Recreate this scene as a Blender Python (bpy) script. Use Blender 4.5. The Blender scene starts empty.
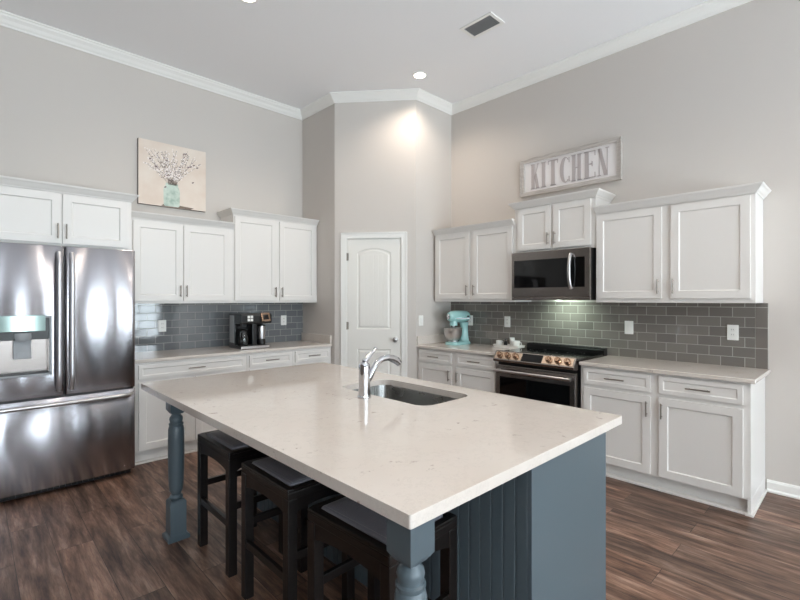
import bpy, bmesh, math, random
from mathutils import Vector, Matrix
random.seed(7)
PI = math.pi
scn = bpy.context.scene
COL = scn.collection

# ---------------------------------------------------------------- camera
cam_d = bpy.data.cameras.new('camera')
cam_d.sensor_width = 36.0
cam_d.lens = 450 / 800 * 36
cam_d.shift_y = -1 / 800
cam_d.clip_start = 0.05
cam = bpy.data.objects.new('camera', cam_d)
cam.location = (0, 0, 1.44)
cam.rotation_euler = (PI / 2, 0, -math.radians(43.751))
COL.objects.link(cam)
scn.camera = cam

# ---------------------------------------------------------------- world, light, exposure
scn.view_settings.view_transform = 'Standard'
scn.view_settings.look = 'None'
scn.view_settings.gamma = 1
scn.view_settings.use_curve_mapping = False
scn.view_settings.exposure = 0.0
scn.cycles.use_denoising = True
scn.cycles.max_bounces = 10
scn.cycles.diffuse_bounces = 6
scn.cycles.sample_clamp_indirect = 6

w = bpy.data.worlds.new('world'); scn.world = w; w.use_nodes = True
nt = w.node_tree; nt.nodes.clear()
wo = nt.nodes.new('ShaderNodeOutputWorld'); bg = nt.nodes.new('ShaderNodeBackground')
tc = nt.nodes.new('ShaderNodeTexCoord'); sp = nt.nodes.new('ShaderNodeSeparateXYZ'); rp = nt.nodes.new('ShaderNodeValToRGB')
mr = nt.nodes.new('ShaderNodeMapRange'); mr.inputs[1].default_value = -1; mr.inputs[2].default_value = 1
nt.links.new(tc.outputs['Generated'], sp.inputs[0]); nt.links.new(sp.outputs[2], mr.inputs[0])
nt.links.new(mr.outputs[0], rp.inputs[0]); nt.links.new(rp.outputs[0], bg.inputs[0]); nt.links.new(bg.outputs[0], wo.inputs[0])
e = rp.color_ramp.elements
e[0].position = 0.0; e[0].color = (0.12, 0.13, 0.10, 1)
e[1].position = 1.0; e[1].color = (0.55, 0.75, 1.0, 1)
for p_, c_ in ((0.485, (0.24, 0.33, 0.20, 1)), (0.505, (0.50, 0.66, 0.50, 1)), (0.54, (0.9, 0.95, 1.0, 1))):
    q = e.new(p_); q.color = c_
bg.inputs[1].default_value = 2.2

ROOM_X0, ROOM_Y0 = -2.6, -4.0
WINDOWS = [(-2.25, -1.35), (-1.1, -0.2), (0.62, 1.02), (1.65, 2.5), (3.0, 3.9)]  # first two are unseen extras, added to spread the daylight
WZ0, WZ1 = 0.15, 2.95

def area_light(name, loc, rot, sx, sy, power, col):
    l = bpy.data.lights.new(name, 'AREA'); l.shape = 'RECTANGLE'; l.size = sx; l.size_y = sy
    l.energy = power; l.color = col
    o = bpy.data.objects.new(name, l); o.location = loc; o.rotation_euler = rot; COL.objects.link(o)
    return o
# daylight entering through the windows behind the camera (pointing into the room, +Y)
for a_, b_ in WINDOWS:
    area_light('window_daylight', ((a_ + b_) / 2, ROOM_Y0 - 0.35, (WZ0 + WZ1) / 2), (PI / 2 + 0.12, 0, 0), b_ - a_, WZ1 - WZ0, 54 * (b_ - a_) * (WZ1 - WZ0), (0.83, 0.89, 1.0))
# added fill lamp outside the windows, shining up to brighten the ceiling
area_light('ceiling_fill', (0.85, ROOM_Y0 - 1.15, 0.02), (PI, 0, 0), 6.6, 1.8, 1850, (0.86, 0.90, 1.0))
CANS = [(3.45, 3.30), (2.4, 0.2), (1.58, 3.375), (0.9, 0.9), (2.0, -1.4), (-0.8, -1.4)]  # first and third are seen; the others are added for general fill
CAN_POWER = 50
CEIL = 3.815

# ---------------------------------------------------------------- materials
def s2l(c):
    return tuple(((x / 255) / 12.92 if x / 255 <= 0.04045 else ((x / 255 + 0.055) / 1.055) ** 2.4) for x in c) + (1,)
def mat(name, rgb, rough=0.5, metal=0.0, **k):
    m = bpy.data.materials.new(name); m.use_nodes = True
    b = m.node_tree.nodes['Principled BSDF']
    b.inputs['Base Color'].default_value = s2l(rgb)
    b.inputs['Roughness'].default_value = rough
    b.inputs['Metallic'].default_value = metal
    for kk, v in k.items():
        b.inputs[kk.replace('_', ' ')].default_value = v
    return m
def nd(m, t): return m.node_tree.nodes.new(t)
def lk(m, a, b): m.node_tree.links.new(a, b)
def bsdf(m): return m.node_tree.nodes['Principled BSDF']
def coords(m, order=None, scale=(1, 1, 1)):
    t = nd(m, 'ShaderNodeTexCoord'); mp = nd(m, 'ShaderNodeMapping')
    if order:
        s = nd(m, 'ShaderNodeSeparateXYZ'); c = nd(m, 'ShaderNodeCombineXYZ')
        lk(m, t.outputs['Object'], s.inputs[0])
        for i, o in enumerate(order):
            if o is not None: lk(m, s.outputs[o], c.inputs[i])
        lk(m, c.outputs[0], mp.inputs[0])
    else:
        lk(m, t.outputs['Object'], mp.inputs[0])
    mp.inputs['Scale'].default_value = scale
    return mp
def noise(m, vec, scale, detail=4, rough=0.55):
    n = nd(m, 'ShaderNodeTexNoise'); n.inputs['Scale'].default_value = scale
    n.inputs['Detail'].default_value = detail; n.inputs['Roughness'].default_value = rough
    lk(m, vec.outputs[0], n.inputs['Vector']); return n
def ramp(m, src, stops):
    r = nd(m, 'ShaderNodeValToRGB'); lk(m, src, r.inputs[0]); el = r.color_ramp.elements
    el[0].position, el[0].color = stops[0]; el[1].position, el[1].color = stops[-1]
    for p, c in stops[1:-1]:
        q = el.new(p); q.color = c
    return r
def mixc(m, fac, a, b, mode='MIX'):
    x = nd(m, 'ShaderNodeMix'); x.data_type = 'RGBA'; x.blend_type = mode
    for sock, v in ((x.inputs[0], fac), (x.inputs[6], a), (x.inputs[7], b)):
        if isinstance(v, bpy.types.NodeSocket): lk(m, v, sock)
        else: sock.default_value = v
    return x.outputs[2]
def bump(m, h, strength, dist=0.002):
    b = nd(m, 'ShaderNodeBump'); b.inputs['Strength'].default_value = strength; b.inputs['Distance'].default_value = dist
    lk(m, h, b.inputs['Height']); lk(m, b.outputs[0], bsdf(m).inputs['Normal']); return b

def paint(name, rgb, rough, amt=0.02, sc=220):
    m = mat(name, rgb, rough)
    n = noise(m, coords(m), sc, 2); bump(m, n.outputs['Fac'], amt); return m
M = {}
M['wall'] = paint('wall_paint', (203, 197, 191), 0.75, 0.06)
M['ceiling'] = paint('ceiling_paint', (240, 240, 241), 0.85, 0.08)
M['sidewall'] = paint('dark_unseen_wall', (108, 98, 90), 0.75, 0.06)  # unseen walls given a dark tone to cut fill and deepen reflections
M['trim'] = paint('trim_paint', (238, 237, 233), 0.35)
M['cab'] = paint('cabinet_paint', (226, 223, 219), 0.35)
M['door'] = paint('door_paint', (234, 232, 226), 0.4)
M['island'] = paint('island_paint', (86, 99, 106), 0.34)
M['steel'] = None
def steel(name, rgb, rough, axis_scale, wav=0.0, tilt=0.25):
    m = mat(name, rgb, rough, 1.0)
    c = coords(m, None, axis_scale); n = noise(m, c, 6, 3)
    r = ramp(m, n.outputs['Fac'], [(0.3, (rough * 0.9,) * 3 + (1,)), (0.7, (rough * 1.12,) * 3 + (1,))])
    lk(m, r.outputs[0], bsdf(m).inputs['Roughness'])
    if wav:
        c2 = coords(m, None, (5.0, 5.0, 0.5)); n2 = noise(m, c2, 1.6, 1, 0.4)
        bump(m, n2.outputs['Fac'], wav, 0.02)
    return m
M['steel'] = mat('brushed_steel', (196, 194, 194), 0.3, 1.0)
M['fridge'] = steel('fridge_steel', (172, 170, 174), 0.22, (40, 40, 1), 0.10)
for l_ in list(bsdf(M['fridge']).inputs['Roughness'].links): M['fridge'].node_tree.links.remove(l_)
bsdf(M['fridge']).inputs['Roughness'].default_value = 0.21
tg = nd(M['fridge'], 'ShaderNodeTangent'); tg.direction_type = 'RADIAL'; tg.axis = 'Z'
lk(M['fridge'], tg.outputs[0], bsdf(M['fridge']).inputs['Tangent'])
bsdf(M['fridge']).inputs['Anisotropic'].default_value = 1.0
bsdf(M['fridge']).inputs['Anisotropic Rotation'].default_value = 0.25
M['hsteel'] = mat('satin_steel', (216, 216, 220), 0.42, 1.0)
M['dsteel'] = mat('range_steel', (150, 143, 139), 0.27, 1.0)
M['sink'] = steel('sink_steel', (150, 150, 148), 0.28, (30, 1, 1))
M['chrome'] = mat('chrome', (215, 216, 220), 0.06, 1.0)
M['nickel'] = mat('brushed_nickel', (150, 142, 134), 0.3, 1.0)
M['bronze'] = mat('bronze_metal', (170, 142, 120), 0.25, 1.0)
M['warmsheen'] = mat('warm_sheen_metal', (226, 204, 180), 0.22, 1.0)  # warm lamp reflections on the range panel put into the metal colour
M['black'] = mat('black_plastic', (16, 16, 17), 0.28)
M['blackglass'] = mat('black_glass', (6, 6, 7), 0.05)
M['darkgrey'] = mat('dark_grey_plastic', (52, 53, 56), 0.4)
M['midgrey'] = mat('grey_plastic', (150, 153, 156), 0.35)
M['white'] = mat('white_ceramic', (240, 239, 235), 0.2)
M['plate'] = mat('white_plastic', (238, 238, 234), 0.35)
M['teal'] = mat('aqua_enamel', (160, 206, 204), 0.18, 0, Coat_Weight=0.6)
M['rubber'] = mat('rubber', (25, 25, 25), 0.8)
M['pane'] = None
def thin_glass(name, tint=(0.95, 0.98, 0.97, 1)):
    m = bpy.data.materials.new(name); m.use_nodes = True; t = m.node_tree; t.nodes.clear()
    o = t.nodes.new('ShaderNodeOutputMaterial'); mx = t.nodes.new('ShaderNodeMixShader'); tr = t.nodes.new('ShaderNodeBsdfTransparent')
    gl = t.nodes.new('ShaderNodeBsdfGlossy'); gl.inputs['Roughness'].default_value = 0.02; mx.inputs[0].default_value = 0.08
    tr.inputs[0].default_value = tint
    t.links.new(tr.outputs[0], mx.inputs[1]); t.links.new(gl.outputs[0], mx.inputs[2]); t.links.new(mx.outputs[0], o.inputs[0]); return m
M['pane'] = thin_glass('window_glass'); M['carafe'] = thin_glass('carafe_glass', (0.35, 0.37, 0.38, 1))
def emit(name, col, s):
    m = mat(name, (255, 255, 255), 0.4); b = bsdf(m)
    b.inputs['Emission Color'].default_value = col; b.inputs['Emission Strength'].default_value = s; return m
M['lens'] = emit('lamp_lens', (1, 0.93, 0.82, 1), 14)
M['tasklens'] = emit('task_lamp_lens', (1, 0.97, 0.9, 1), 1.0)

# quartz
m = mat('white_quartz', (212, 206, 199), 0.06); M['quartz'] = m
c = coords(m)
n1 = noise(m, c, 1.3, 3); n2 = noise(m, c, 26, 6, 0.7); n3 = noise(m, c, 4.5, 8, 0.75)
base = ramp(m, n1.outputs['Fac'], [(0.3, s2l((209, 200, 191))), (0.7, s2l((216, 209, 202)))])
sp_ = ramp(m, n2.outputs['Fac'], [(0.585, (0, 0, 0, 1)), (0.67, (1, 1, 1, 1))])
sc_ = ramp(m, n3.outputs['Fac'], [(0.50, (0, 0, 0, 1)), (0.62, (1, 1, 1, 1))])
mm = mixc(m, 1.0, sp_.outputs[0], sc_.outputs[0], 'MULTIPLY')
vn = ramp(m, n3.outputs['Fac'], [(0.475, (0, 0, 0, 1)), (0.487, (0.22, 0.22, 0.22, 1)), (0.5, (0, 0, 0, 1))])
col = mixc(m, mm, base.outputs[0], s2l((140, 128, 120)))
col = mixc(m, vn.outputs[0], col, s2l((165, 158, 152)))
lk(m, col, bsdf(m).inputs['Base Color'])

# floor planks (boards run along Y)
m = mat('dark_wood_planks', (90, 68, 56), 0.3); M['floor'] = m
c = coords(m, (1, 0, None))
br = nd(m, 'ShaderNodeTexBrick'); lk(m, c.outputs[0], br.inputs['Vector'])
br.inputs['Scale'].default_value = 1; br.inputs['Brick Width'].default_value = 1.22; br.inputs['Row Height'].default_value = 0.178
br.inputs['Mortar Size'].default_value = 0.0014; br.inputs['Mortar Smooth'].default_value = 0.2; br.offset = 0.37; br.inputs['Bias'].default_value = 0.0
br.inputs['Color1'].default_value = (0, 0, 0, 1); br.inputs['Color2'].default_value = (1, 1, 1, 1); br.inputs['Mortar'].default_value = (0.2, 0.2, 0.2, 1)
cs = coords(m, (1, 0, None), (0.9, 7.0, 1))
off = nd(m, 'ShaderNodeVectorMath'); off.operation = 'MULTIPLY_ADD'
lk(m, br.outputs['Color'], off.inputs[0]); off.inputs[1].default_value = (7, 13, 3); lk(m, cs.outputs[0], off.inputs[2])
g1 = nd(m, 'ShaderNodeTexNoise'); g1.inputs['Scale'].default_value = 2.4; g1.inputs['Detail'].default_value = 8; g1.inputs['Roughness'].default_value = 0.65; g1.inputs['Distortion'].default_value = 0.35
lk(m, off.outputs[0], g1.inputs['Vector'])
g2 = nd(m, 'ShaderNodeTexNoise'); g2.inputs['Scale'].default_value = 7; g2.inputs['Detail'].default_value = 6; lk(m, off.outputs[0], g2.inputs['Vector'])
pl = ramp(m, g1.outputs['Fac'], [(0.28, s2l((54, 41, 34))), (0.42, s2l((100, 76, 63))), (0.55, s2l((138, 109, 92))), (0.72, s2l((186, 160, 142)))])
tint = ramp(m, br.outputs['Color'], [(0.0, (0.66, 0.66, 0.67, 1)), (1.0, (1.2, 1.12, 1.08, 1))])
col = mixc(m, 1.0, pl.outputs[0], tint.outputs[0], 'MULTIPLY')
fg = ramp(m, g2.outputs['Fac'], [(0.35, (0.5, 0.5, 0.5, 1)), (0.6, (1, 1, 1, 1))])
col = mixc(m, 0.7, col, fg.outputs[0], 'MULTIPLY')
cf_ = coords(m, (1, 0, None), (5, 70, 1)); g3 = noise(m, cf_, 3.0, 6, 0.7)
fs = ramp(m, g3.outputs['Fac'], [(0.32, (0.55, 0.54, 0.54, 1)), (0.5, (1, 1, 1, 1)), (0.7, (1.25, 1.22, 1.2, 1))])
col = mixc(m, 0.8, col, fs.outputs[0], 'MULTIPLY')
col = mixc(m, br.outputs['Fac'], col, s2l((34, 26, 22)))
lk(m, col, bsdf(m).inputs['Base Color'])
rr = ramp(m, g1.outputs['Fac'], [(0.3, (0.5,) * 3 + (1,)), (0.7, (0.36,) * 3 + (1,))]); lk(m, rr.outputs[0], bsdf(m).inputs['Roughness'])
bump(m, g2.outputs['Fac'], 0.15, 0.002)

def tile_mat(name, ax, c1, c2, tw=0.155, th=0.0775, shift=0.03, off=0.5):
    m = mat(name, c1, 0.07)
    c = coords(m, (ax, 2, None)); c.inputs['Location'].default_value = (shift, -0.914 + 0.003, 0)
    br = nd(m, 'ShaderNodeTexBrick'); lk(m, c.outputs[0], br.inputs['Vector'])
    br.inputs['Scale'].default_value = 1; br.inputs['Brick Width'].default_value = tw; br.inputs['Row Height'].default_value = th
    br.inputs['Mortar Size'].default_value = 0.0026; br.inputs['Mortar Smooth'].default_value = 0.25; br.offset = off
    br.inputs['Color1'].default_value = s2l(c1); br.inputs['Color2'].default_value = s2l(c2); br.inputs['Mortar'].default_value = s2l((166, 164, 158))
    lk(m, br.outputs['Color'], bsdf(m).inputs['Base Color'])
    r = ramp(m, br.outputs['Fac'], [(0, (0.06,) * 3 + (1,)), (1, (0.6,) * 3 + (1,))]); lk(m, r.outputs[0], bsdf(m).inputs['Roughness'])
    # every tile sits at a very slightly different tilt
    wv = noise(m, coords(m, None, (1, 1, 1)), 5.5, 0)
    b1 = nd(m, 'ShaderNodeBump'); b1.inputs['Strength'].default_value = 0.12; b1.inputs['Distance'].default_value = 0.01; lk(m, wv.outputs['Fac'], b1.inputs['Height'])
    b2 = nd(m, 'ShaderNodeBump'); b2.invert = True; b2.inputs['Strength'].default_value = 0.5; b2.inputs['Distance'].default_value = 0.002
    lk(m, br.outputs['Fac'], b2.inputs['Height']); lk(m, b1.outputs[0], b2.inputs['Normal']); lk(m, b2.outputs[0], bsdf(m).inputs['Normal'])
    bsdf(m).inputs['Coat Weight'].default_value = 0.4
    return m
M['tileL'] = tile_mat('grey_glass_tile', 0, (104, 107, 110), (118, 121, 124))
M['tileR'] = tile_mat('grey_glass_tile_range', 1, (110, 106, 101), (127, 122, 116))
M['tileE'] = tile_mat('grey_glass_tile_end', 1, (112, 107, 102), (124, 119, 113), 0.0775, 0.155, -0.5275, 0.0)
# espresso wood
m = mat('espresso_wood', (30, 23, 20), 0.3); M['espresso'] = m
n_ = noise(m, coords(m, None, (3, 3, 30)), 3, 5)
r_ = ramp(m, n_.outputs['Fac'], [(0.3, s2l((9, 7, 6))), (0.7, s2l((24, 18, 16)))]); lk(m, r_.outputs[0], bsdf(m).inputs['Base Color'])
m = mat('charcoal_leather', (124, 124, 132), 0.34); M['leather'] = m
v_ = nd(m, 'ShaderNodeTexVoronoi'); v_.inputs['Scale'].default_value = 160; lk(m, coords(m).outputs[0], v_.inputs['Vector']); bump(m, v_.outputs['Distance'], 0.35, 0.002)
m = mat('whitewashed_wood', (214, 208, 202), 0.7); M['whitewood'] = m
n_ = noise(m, coords(m, None, (2, 30, 30)), 3, 5)
r_ = ramp(m, n_.outputs['Fac'], [(0.3, s2l((172, 164, 158))), (0.7, s2l((206, 200, 194)))]); lk(m, r_.outputs[0], bsdf(m).inputs['Base Color'])
M['signface'] = paint('sign_board_paint', (233, 229, 228), 0.7)
M['signletter'] = paint('sign_letter_paint', (184, 175, 174), 0.7)
m = mat('canvas_paint', (224, 210, 196), 0.8); M['canvas'] = m
n_ = noise(m, coords(m), 4, 5)
r_ = ramp(m, n_.outputs['Fac'], [(0.3, s2l((218, 201, 187))), (0.7, s2l((229, 219, 208)))]); lk(m, r_.outputs[0], bsdf(m).inputs['Base Color'])
M['canvasshade'] = mat('canvas_edge_shade', (98, 84, 76), 0.8)  # shade on the picture's sides put into a brown edge colour
m = mat('painted_jar', (186, 203, 192), 0.8); M['jar'] = m
n_ = noise(m, coords(m), 18, 5)
r_ = ramp(m, n_.outputs['Fac'], [(0.35, s2l((158, 180, 168))), (0.5, s2l((190, 204, 194))), (0.7, s2l((205, 216, 205)))]); lk(m, r_.outputs[0], bsdf(m).inputs['Base Color'])
M['twig'] = mat('painted_twig', (140, 128, 122), 0.8); M['petal'] = mat('painted_petal', (240, 232, 228), 0.8)
M['bud'] = mat('painted_bud', (122, 104, 104), 0.8); M['jarshade'] = mat('painted_ground', (120, 104, 92), 0.8)

# ---------------------------------------------------------------- helpers
class MB:
    def __init__(s): s.bm = bmesh.new()
    def f(s, pts, mi=0, smooth=False):
        vs = [s.bm.verts.new(p) for p in pts]
        fc = s.bm.faces.new(vs); fc.material_index = mi; fc.smooth = smooth; return fc
    def box(s, x0, y0, z0, x1, y1, z1, mi=0, rot=None):
        P = [(x0, y0, z0), (x1, y0, z0), (x1, y1, z0), (x0, y1, z0), (x0, y0, z1), (x1, y0, z1), (x1, y1, z1), (x0, y1, z1)]
        if rot:
            c = Vector(((x0 + x1) / 2, (y0 + y1) / 2, (z0 + z1) / 2)); P = [c + rot @ (Vector(p) - c) for p in P]
        v = [s.bm.verts.new(p) for p in P]
        for q in ((0, 3, 2, 1), (4, 5, 6, 7), (0, 1, 5, 4), (1, 2, 6, 5), (2, 3, 7, 6), (3, 0, 4, 7)):
            fc = s.bm.faces.new([v[i] for i in q]); fc.material_index = mi
        return s
    def loops(s, rings, mi=0, cap0=True, cap1=True, smooth=True, closed=True):
        R = [[s.bm.verts.new(p) for p in r] for r in rings]
        n = len(R[0])
        for a, b in zip(R, R[1:]):
            for i in range(n if closed else n - 1):
                j = (i + 1) % n
                fc = s.bm.faces.new((a[i], a[j], b[j], b[i])); fc.smooth = smooth; fc.material_index = mi
        if cap0 and closed: s.bm.faces.new(list(reversed(R[0]))).material_index = mi
        if cap1 and closed: s.bm.faces.new(R[-1]).material_index = mi
        return s
    def lathe(s, prof, c=(0, 0, 0), n=24, mi=0, axis='z', cap0=True, cap1=True, sx=1, sy=1):
        rings = []
        for r, h in prof:
            rr = []
            for i in range(n):
                a = 2 * PI * i / n; x, y = r * math.cos(a) * sx, r * math.sin(a) * sy
                p = {'z': (x, y, h), 'x': (h, x, y), 'y': (y, h, x)}[axis]
                rr.append((p[0] + c[0], p[1] + c[1], p[2] + c[2]))
            rings.append(rr)
        return s.loops(rings, mi, cap0, cap1)
    def tube(s, pts, rad, n=12, mi=0, flat=1.0):
        pts = [Vector(p) for p in pts]
        if not hasattr(rad, '__len__'): rad = [rad] * len(pts)
        rings = []; up = None
        for i, p in enumerate(pts):
            t = (pts[min(i + 1, len(pts) - 1)] - pts[max(i - 1, 0)]).normalized()
            if up is None:
                up = Vector((0, 0, 1)) if abs(t.z) < 0.9 else Vector((0, 1, 0))
            a = t.cross(up).normalized(); b = a.cross(t).normalized(); up = b
            rings.append([p + (a * math.cos(2 * PI * k / n) + b * math.sin(2 * PI * k / n) * flat) * rad[i] for k in range(n)])
        return s.loops(rings, mi)
    def prism(s, poly, axis, a0, a1, mi=0, smooth=False):
        def P(u, v, h): return {'x': (h, u, v), 'y': (u, h, v), 'z': (u, v, h)}[axis]
        return s.loops([[P(u, v, a0) for u, v in poly], [P(u, v, a1) for u, v in poly]], mi, smooth=smooth)
    def sphere(s, c, r, sc=(1, 1, 1), n=16, mi=0):
        k = n // 2
        prof = [(max(1e-4, math.sin(PI * i / k)) * r, -math.cos(PI * i / k) * r) for i in range(k + 1)]
        rings = [[(c[0] + q * math.cos(2 * PI * i / n) * sc[0], c[1] + q * math.sin(2 * PI * i / n) * sc[1], c[2] + h * sc[2]) for i in range(n)] for q, h in prof]
        return s.loops(rings, mi)
    def xf(s, mtx): bmesh.ops.transform(s.bm, matrix=mtx, verts=s.bm.verts); return s
    def build(s, name, mats, parent=None, bevel=0, seg=2, sharp=35):
        bm = s.bm
        bmesh.ops.remove_doubles(bm, verts=bm.verts, dist=1e-6)
        bmesh.ops.recalc_face_normals(bm, faces=bm.faces)
        me = bpy.data.meshes.new(name); bm.to_mesh(me); bm.free()
        for mm_ in (mats if isinstance(mats, (list, tuple)) else [mats]): me.materials.append(mm_)
        if any(p.use_smooth for p in me.polygons): me.set_sharp_from_angle(angle=math.radians(sharp))
        o = bpy.data.objects.new(name, me); COL.objects.link(o)
        if parent: o.parent = parent
        if bevel:
            b = o.modifiers.new('bevel', 'BEVEL'); b.width = bevel; b.segments = seg; b.limit_method = 'ANGLE'; b.angle_limit = math.radians(40)
            b.harden_normals = False
        return o
def thing(name, label, cat, loc=(0, 0, 0), rz=0, group=None):
    o = bpy.data.objects.new(name, None); COL.objects.link(o); o.location = loc; o.rotation_euler = (0, 0, rz)
    o.empty_display_size = 0.05
    return tag(o, label, cat, group)
def tag(o, label, cat, group=None):
    o['label'] = label; o['category'] = cat
    if group: o['group'] = group
    return o
def struct(o): o['kind'] = 'structure'; return o
def copy_tree(o, parent=None):
    c = o.copy(); COL.objects.link(c); c.parent = parent
    for ch in list(o.children): copy_tree(ch, c)
    return c

def sweep(mb, prof, path, mi=0):
    """prof: (out, z) closed polygon, path: xy points, 'out' points to the right of travel; mitred corners"""
    P = [Vector((p[0], p[1])) for p in path]; rings = []
    for i, p in enumerate(P):
        ns = []
        if i > 0: d = (p - P[i - 1]).normalized(); ns.append(Vector((d.y, -d.x)))
        if i < len(P) - 1: d = (P[i + 1] - p).normalized(); ns.append(Vector((d.y, -d.x)))
        if len(ns) == 2:
            q = (ns[0] + ns[1]).normalized(); q = q / max(0.2, q.dot(ns[0]))
        else: q = ns[0]
        rings.append([(p.x + q.x * o_, p.y + q.y * o_, z) for o_, z in prof])
    mb.loops(rings, mi, smooth=False)
    return mb

# ---------------------------------------------------------------- room shell
YA, XB = 5.02, 4.33
PA, PB = (3.08, 4.32), (3.70, 3.60)
T = 0.12
mb = MB().box(ROOM_X0, ROOM_Y0, -0.1, XB, YA, 0); fl = struct(mb.build('floor', M['floor']))
mb = MB().box(ROOM_X0 - T, ROOM_Y0 - T, CEIL, XB + T, YA + T, CEIL + 0.1); struct(mb.build('ceiling', M['ceiling']))
mb = MB().box(ROOM_X0, YA, 0, XB + T, YA + T, CEIL); struct(mb.build('wall_left', M['wall']))
mb = MB().box(XB, ROOM_Y0, 0, XB + T, YA, CEIL); struct(mb.build('wall_right', M['wall']))
mb = MB().box(PA[0], PA[1], 0, PA[0] + T, YA, CEIL); struct(mb.build('wall_pantry_left', M['wall']))
mb = MB().box(PB[0], PB[1], 0, XB, PB[1] + T, CEIL); struct(mb.build('wall_pantry_right', M['wall']))
# diagonal wall, local frame: x along the wall (left to right in view), -y towards the room
dv = Vector((PB[0] - PA[0], PB[1] - PA[1])); DL = dv.length; drz = math.atan2(dv.y, dv.x)
DX0, DX1, DZ = 0.135, 0.79, 2.15
mb = MB()
mb.box(0, 0, 0, DX0, T, CEIL); mb.box(DX1, 0, 0, DL, T, CEIL); mb.box(DX0, 0, DZ, DX1, T, CEIL)
o = struct(mb.build('wall_pantry_front', M['wall'])); o.location = (*PA, 0); o.rotation_euler.z = drz
# back wall with window openings
mb = MB(); xs = [ROOM_X0]
for a_, b_ in WINDOWS: xs += [a_, b_]
xs.append(XB)
for i in range(0, len(xs), 2): mb.box(xs[i], ROOM_Y0 - T, 0, xs[i + 1], ROOM_Y0, CEIL)
for a_, b_ in WINDOWS:
    mb.box(a_, ROOM_Y0 - T, 0, b_, ROOM_Y0, WZ0); mb.box(a_, ROOM_Y0 - T, WZ1, b_, ROOM_Y0, CEIL)
struct(mb.build('wall_back', M['sidewall']))
mb = MB().box(ROOM_X0 - T, ROOM_Y0 - T, 0, ROOM_X0, YA + T, CEIL); struct(mb.build('wall_side', M['sidewall']))
def window(name, width, z0, z1, loc, rz, cols=2, rows=3):
    w_ = bpy.data.objects.new(name, None); COL.objects.link(w_); struct(w_); w_.location = loc; w_.rotation_euler.z = rz
    mb = MB(); h = width / 2
    for a in ((-h, z0, -h + .05, z1), (h - .05, z0, h, z1), (-h, z0, h, z0 + .05), (-h, z1 - .05, h, z1), (-h, (z0 + z1) / 2 - .03, h, (z0 + z1) / 2 + .03)):
        mb.box(a[0], -0.03, a[1], a[2], 0.03, a[3])
    for i in range(1, cols): x = -h + width * i / cols; mb.box(x - .011, -0.02, z0, x + .011, 0.02, z1)
    for i in range(1, rows * 2):
        if i == rows: continue
        z = z0 + (z1 - z0) * i / (rows * 2); mb.box(-h, -0.018, z - .011, h, 0.018, z + .011)
    mb.build('window_frame', M['trim'], w_)
    mb = MB().box(-h + .01, -0.003, z0 + .01, h - .01, 0.003, z1 - .01); mb.build('window_pane', M['pane'], w_)
    mb = MB()
    for a in ((-h - .09, z0 - .09, -h, z1 + .09), (h, z0 - .09, h + .09, z1 + .09), (-h, z1, h, z1 + .09), (-h - .02, z0 - .09, h + .02, z0)):
        mb.box(a[0], -0.080, a[1], a[2], -0.061, a[3])
    mb.build('window_casing', M['trim'], w_)
for i, (a_, b_) in enumerate(WINDOWS):
    window('window_%d' % (i + 1), b_ - a_, WZ0, WZ1, ((a_ + b_) / 2, ROOM_Y0 - 0.06, 0), PI)

# crown moulding round the room
CR = [(0, CEIL - 0.092), (0.012, CEIL - 0.092), (0.016, CEIL - 0.082), (0.03, CEIL - 0.07), (0.045, CEIL - 0.048), (0.068, CEIL - 0.028), (0.074, CEIL - 0.016), (0.086, CEIL - 0.010), (0.086, CEIL), (0, CEIL)]
mb = sweep(MB(), CR, [(ROOM_X0, YA), (PA[0], YA), PA, PB, (XB, PB[1]), (XB, ROOM_Y0)])
struct(mb.build('trim_1', M['trim']))
# baseboards
BB = [(0, 0), (0.026, 0), (0.026, 0.012), (0.018, 0.02), (0.014, 0.022), (0.014, 0.072), (0.008, 0.086), (0, 0.088)]
mb = sweep(MB(), BB, [(XB, 0.535), (XB, ROOM_Y0), (ROOM_X0, ROOM_Y0), (ROOM_X0, YA), (0.0, YA)]); struct(mb.build('baseboard_right', M['trim']))
def dpt(t): return (PA[0] + dv.x / DL * t, PA[1] + dv.y / DL * t)
mb = sweep(MB(), BB, [dpt(0.0), dpt(0.07)]); sweep(mb, BB, [dpt(0.86), dpt(DL)]); struct(mb.build('baseboard_pantry', M['trim']))

# pantry door and casing
door = bpy.data.objects.new('door_1', None); COL.objects.link(door); door.location = (*PA, 0); door.rotation_euler.z = drz; struct(door)
mb = MB()
cw = 0.066
for a in ((DX0 - cw + .006, 0, DX0 + .006, DZ + cw - .006), (DX1 - .006, 0, DX1 + cw - .006, DZ + cw - .006), (DX0 + .006, DZ - .006, DX1 - .006, DZ + cw - .006)):
    mb.box(a[0], -0.014, a[1], a[2], 0, a[3])
for a in ((DX0 - cw + .006, 0, DX0 - cw + .022, DZ + cw - .006), (DX1 + cw - .022, 0, DX1 + cw - .006, DZ + cw - .006), (DX0 - cw + .022, DZ + cw - .022, DX1 + cw - .022, DZ + cw - .006)):
    mb.box(a[0], -0.02, a[1], a[2], -0.014, a[3])
mb.build('door_casing', M['trim'], door, 0.003)
mb = MB()
mb.box(DX0, 0, 0, DX0 + 0.012, T, DZ); mb.box(DX1 - 0.012, 0, 0, DX1, T, DZ); mb.box(DX0 + .012, 0, DZ - 0.012, DX1 - .012, T, DZ)
mb.build('door_jamb', M['trim'], door)
def arch_loop(x0, x1, z0, z1, rise, inset, n=14, y=0.0):
    x0 += inset; x1 -= inset; z0 += inset; z1 -= inset
    pts = [(x0, y, z0), (x1, y, z0)]
    for i in range(n + 1):
        t = i / n; x = x1 + (x0 - x1) * t
        u = (t - .5) * 2
        # cathedral arch : shoulders then a shallow curve
        pts.append((x, y, z1 - rise + rise * math.cos(u * PI / 2) ** 0.8 if abs(u) < 1 else z1 - rise))
    return pts
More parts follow.
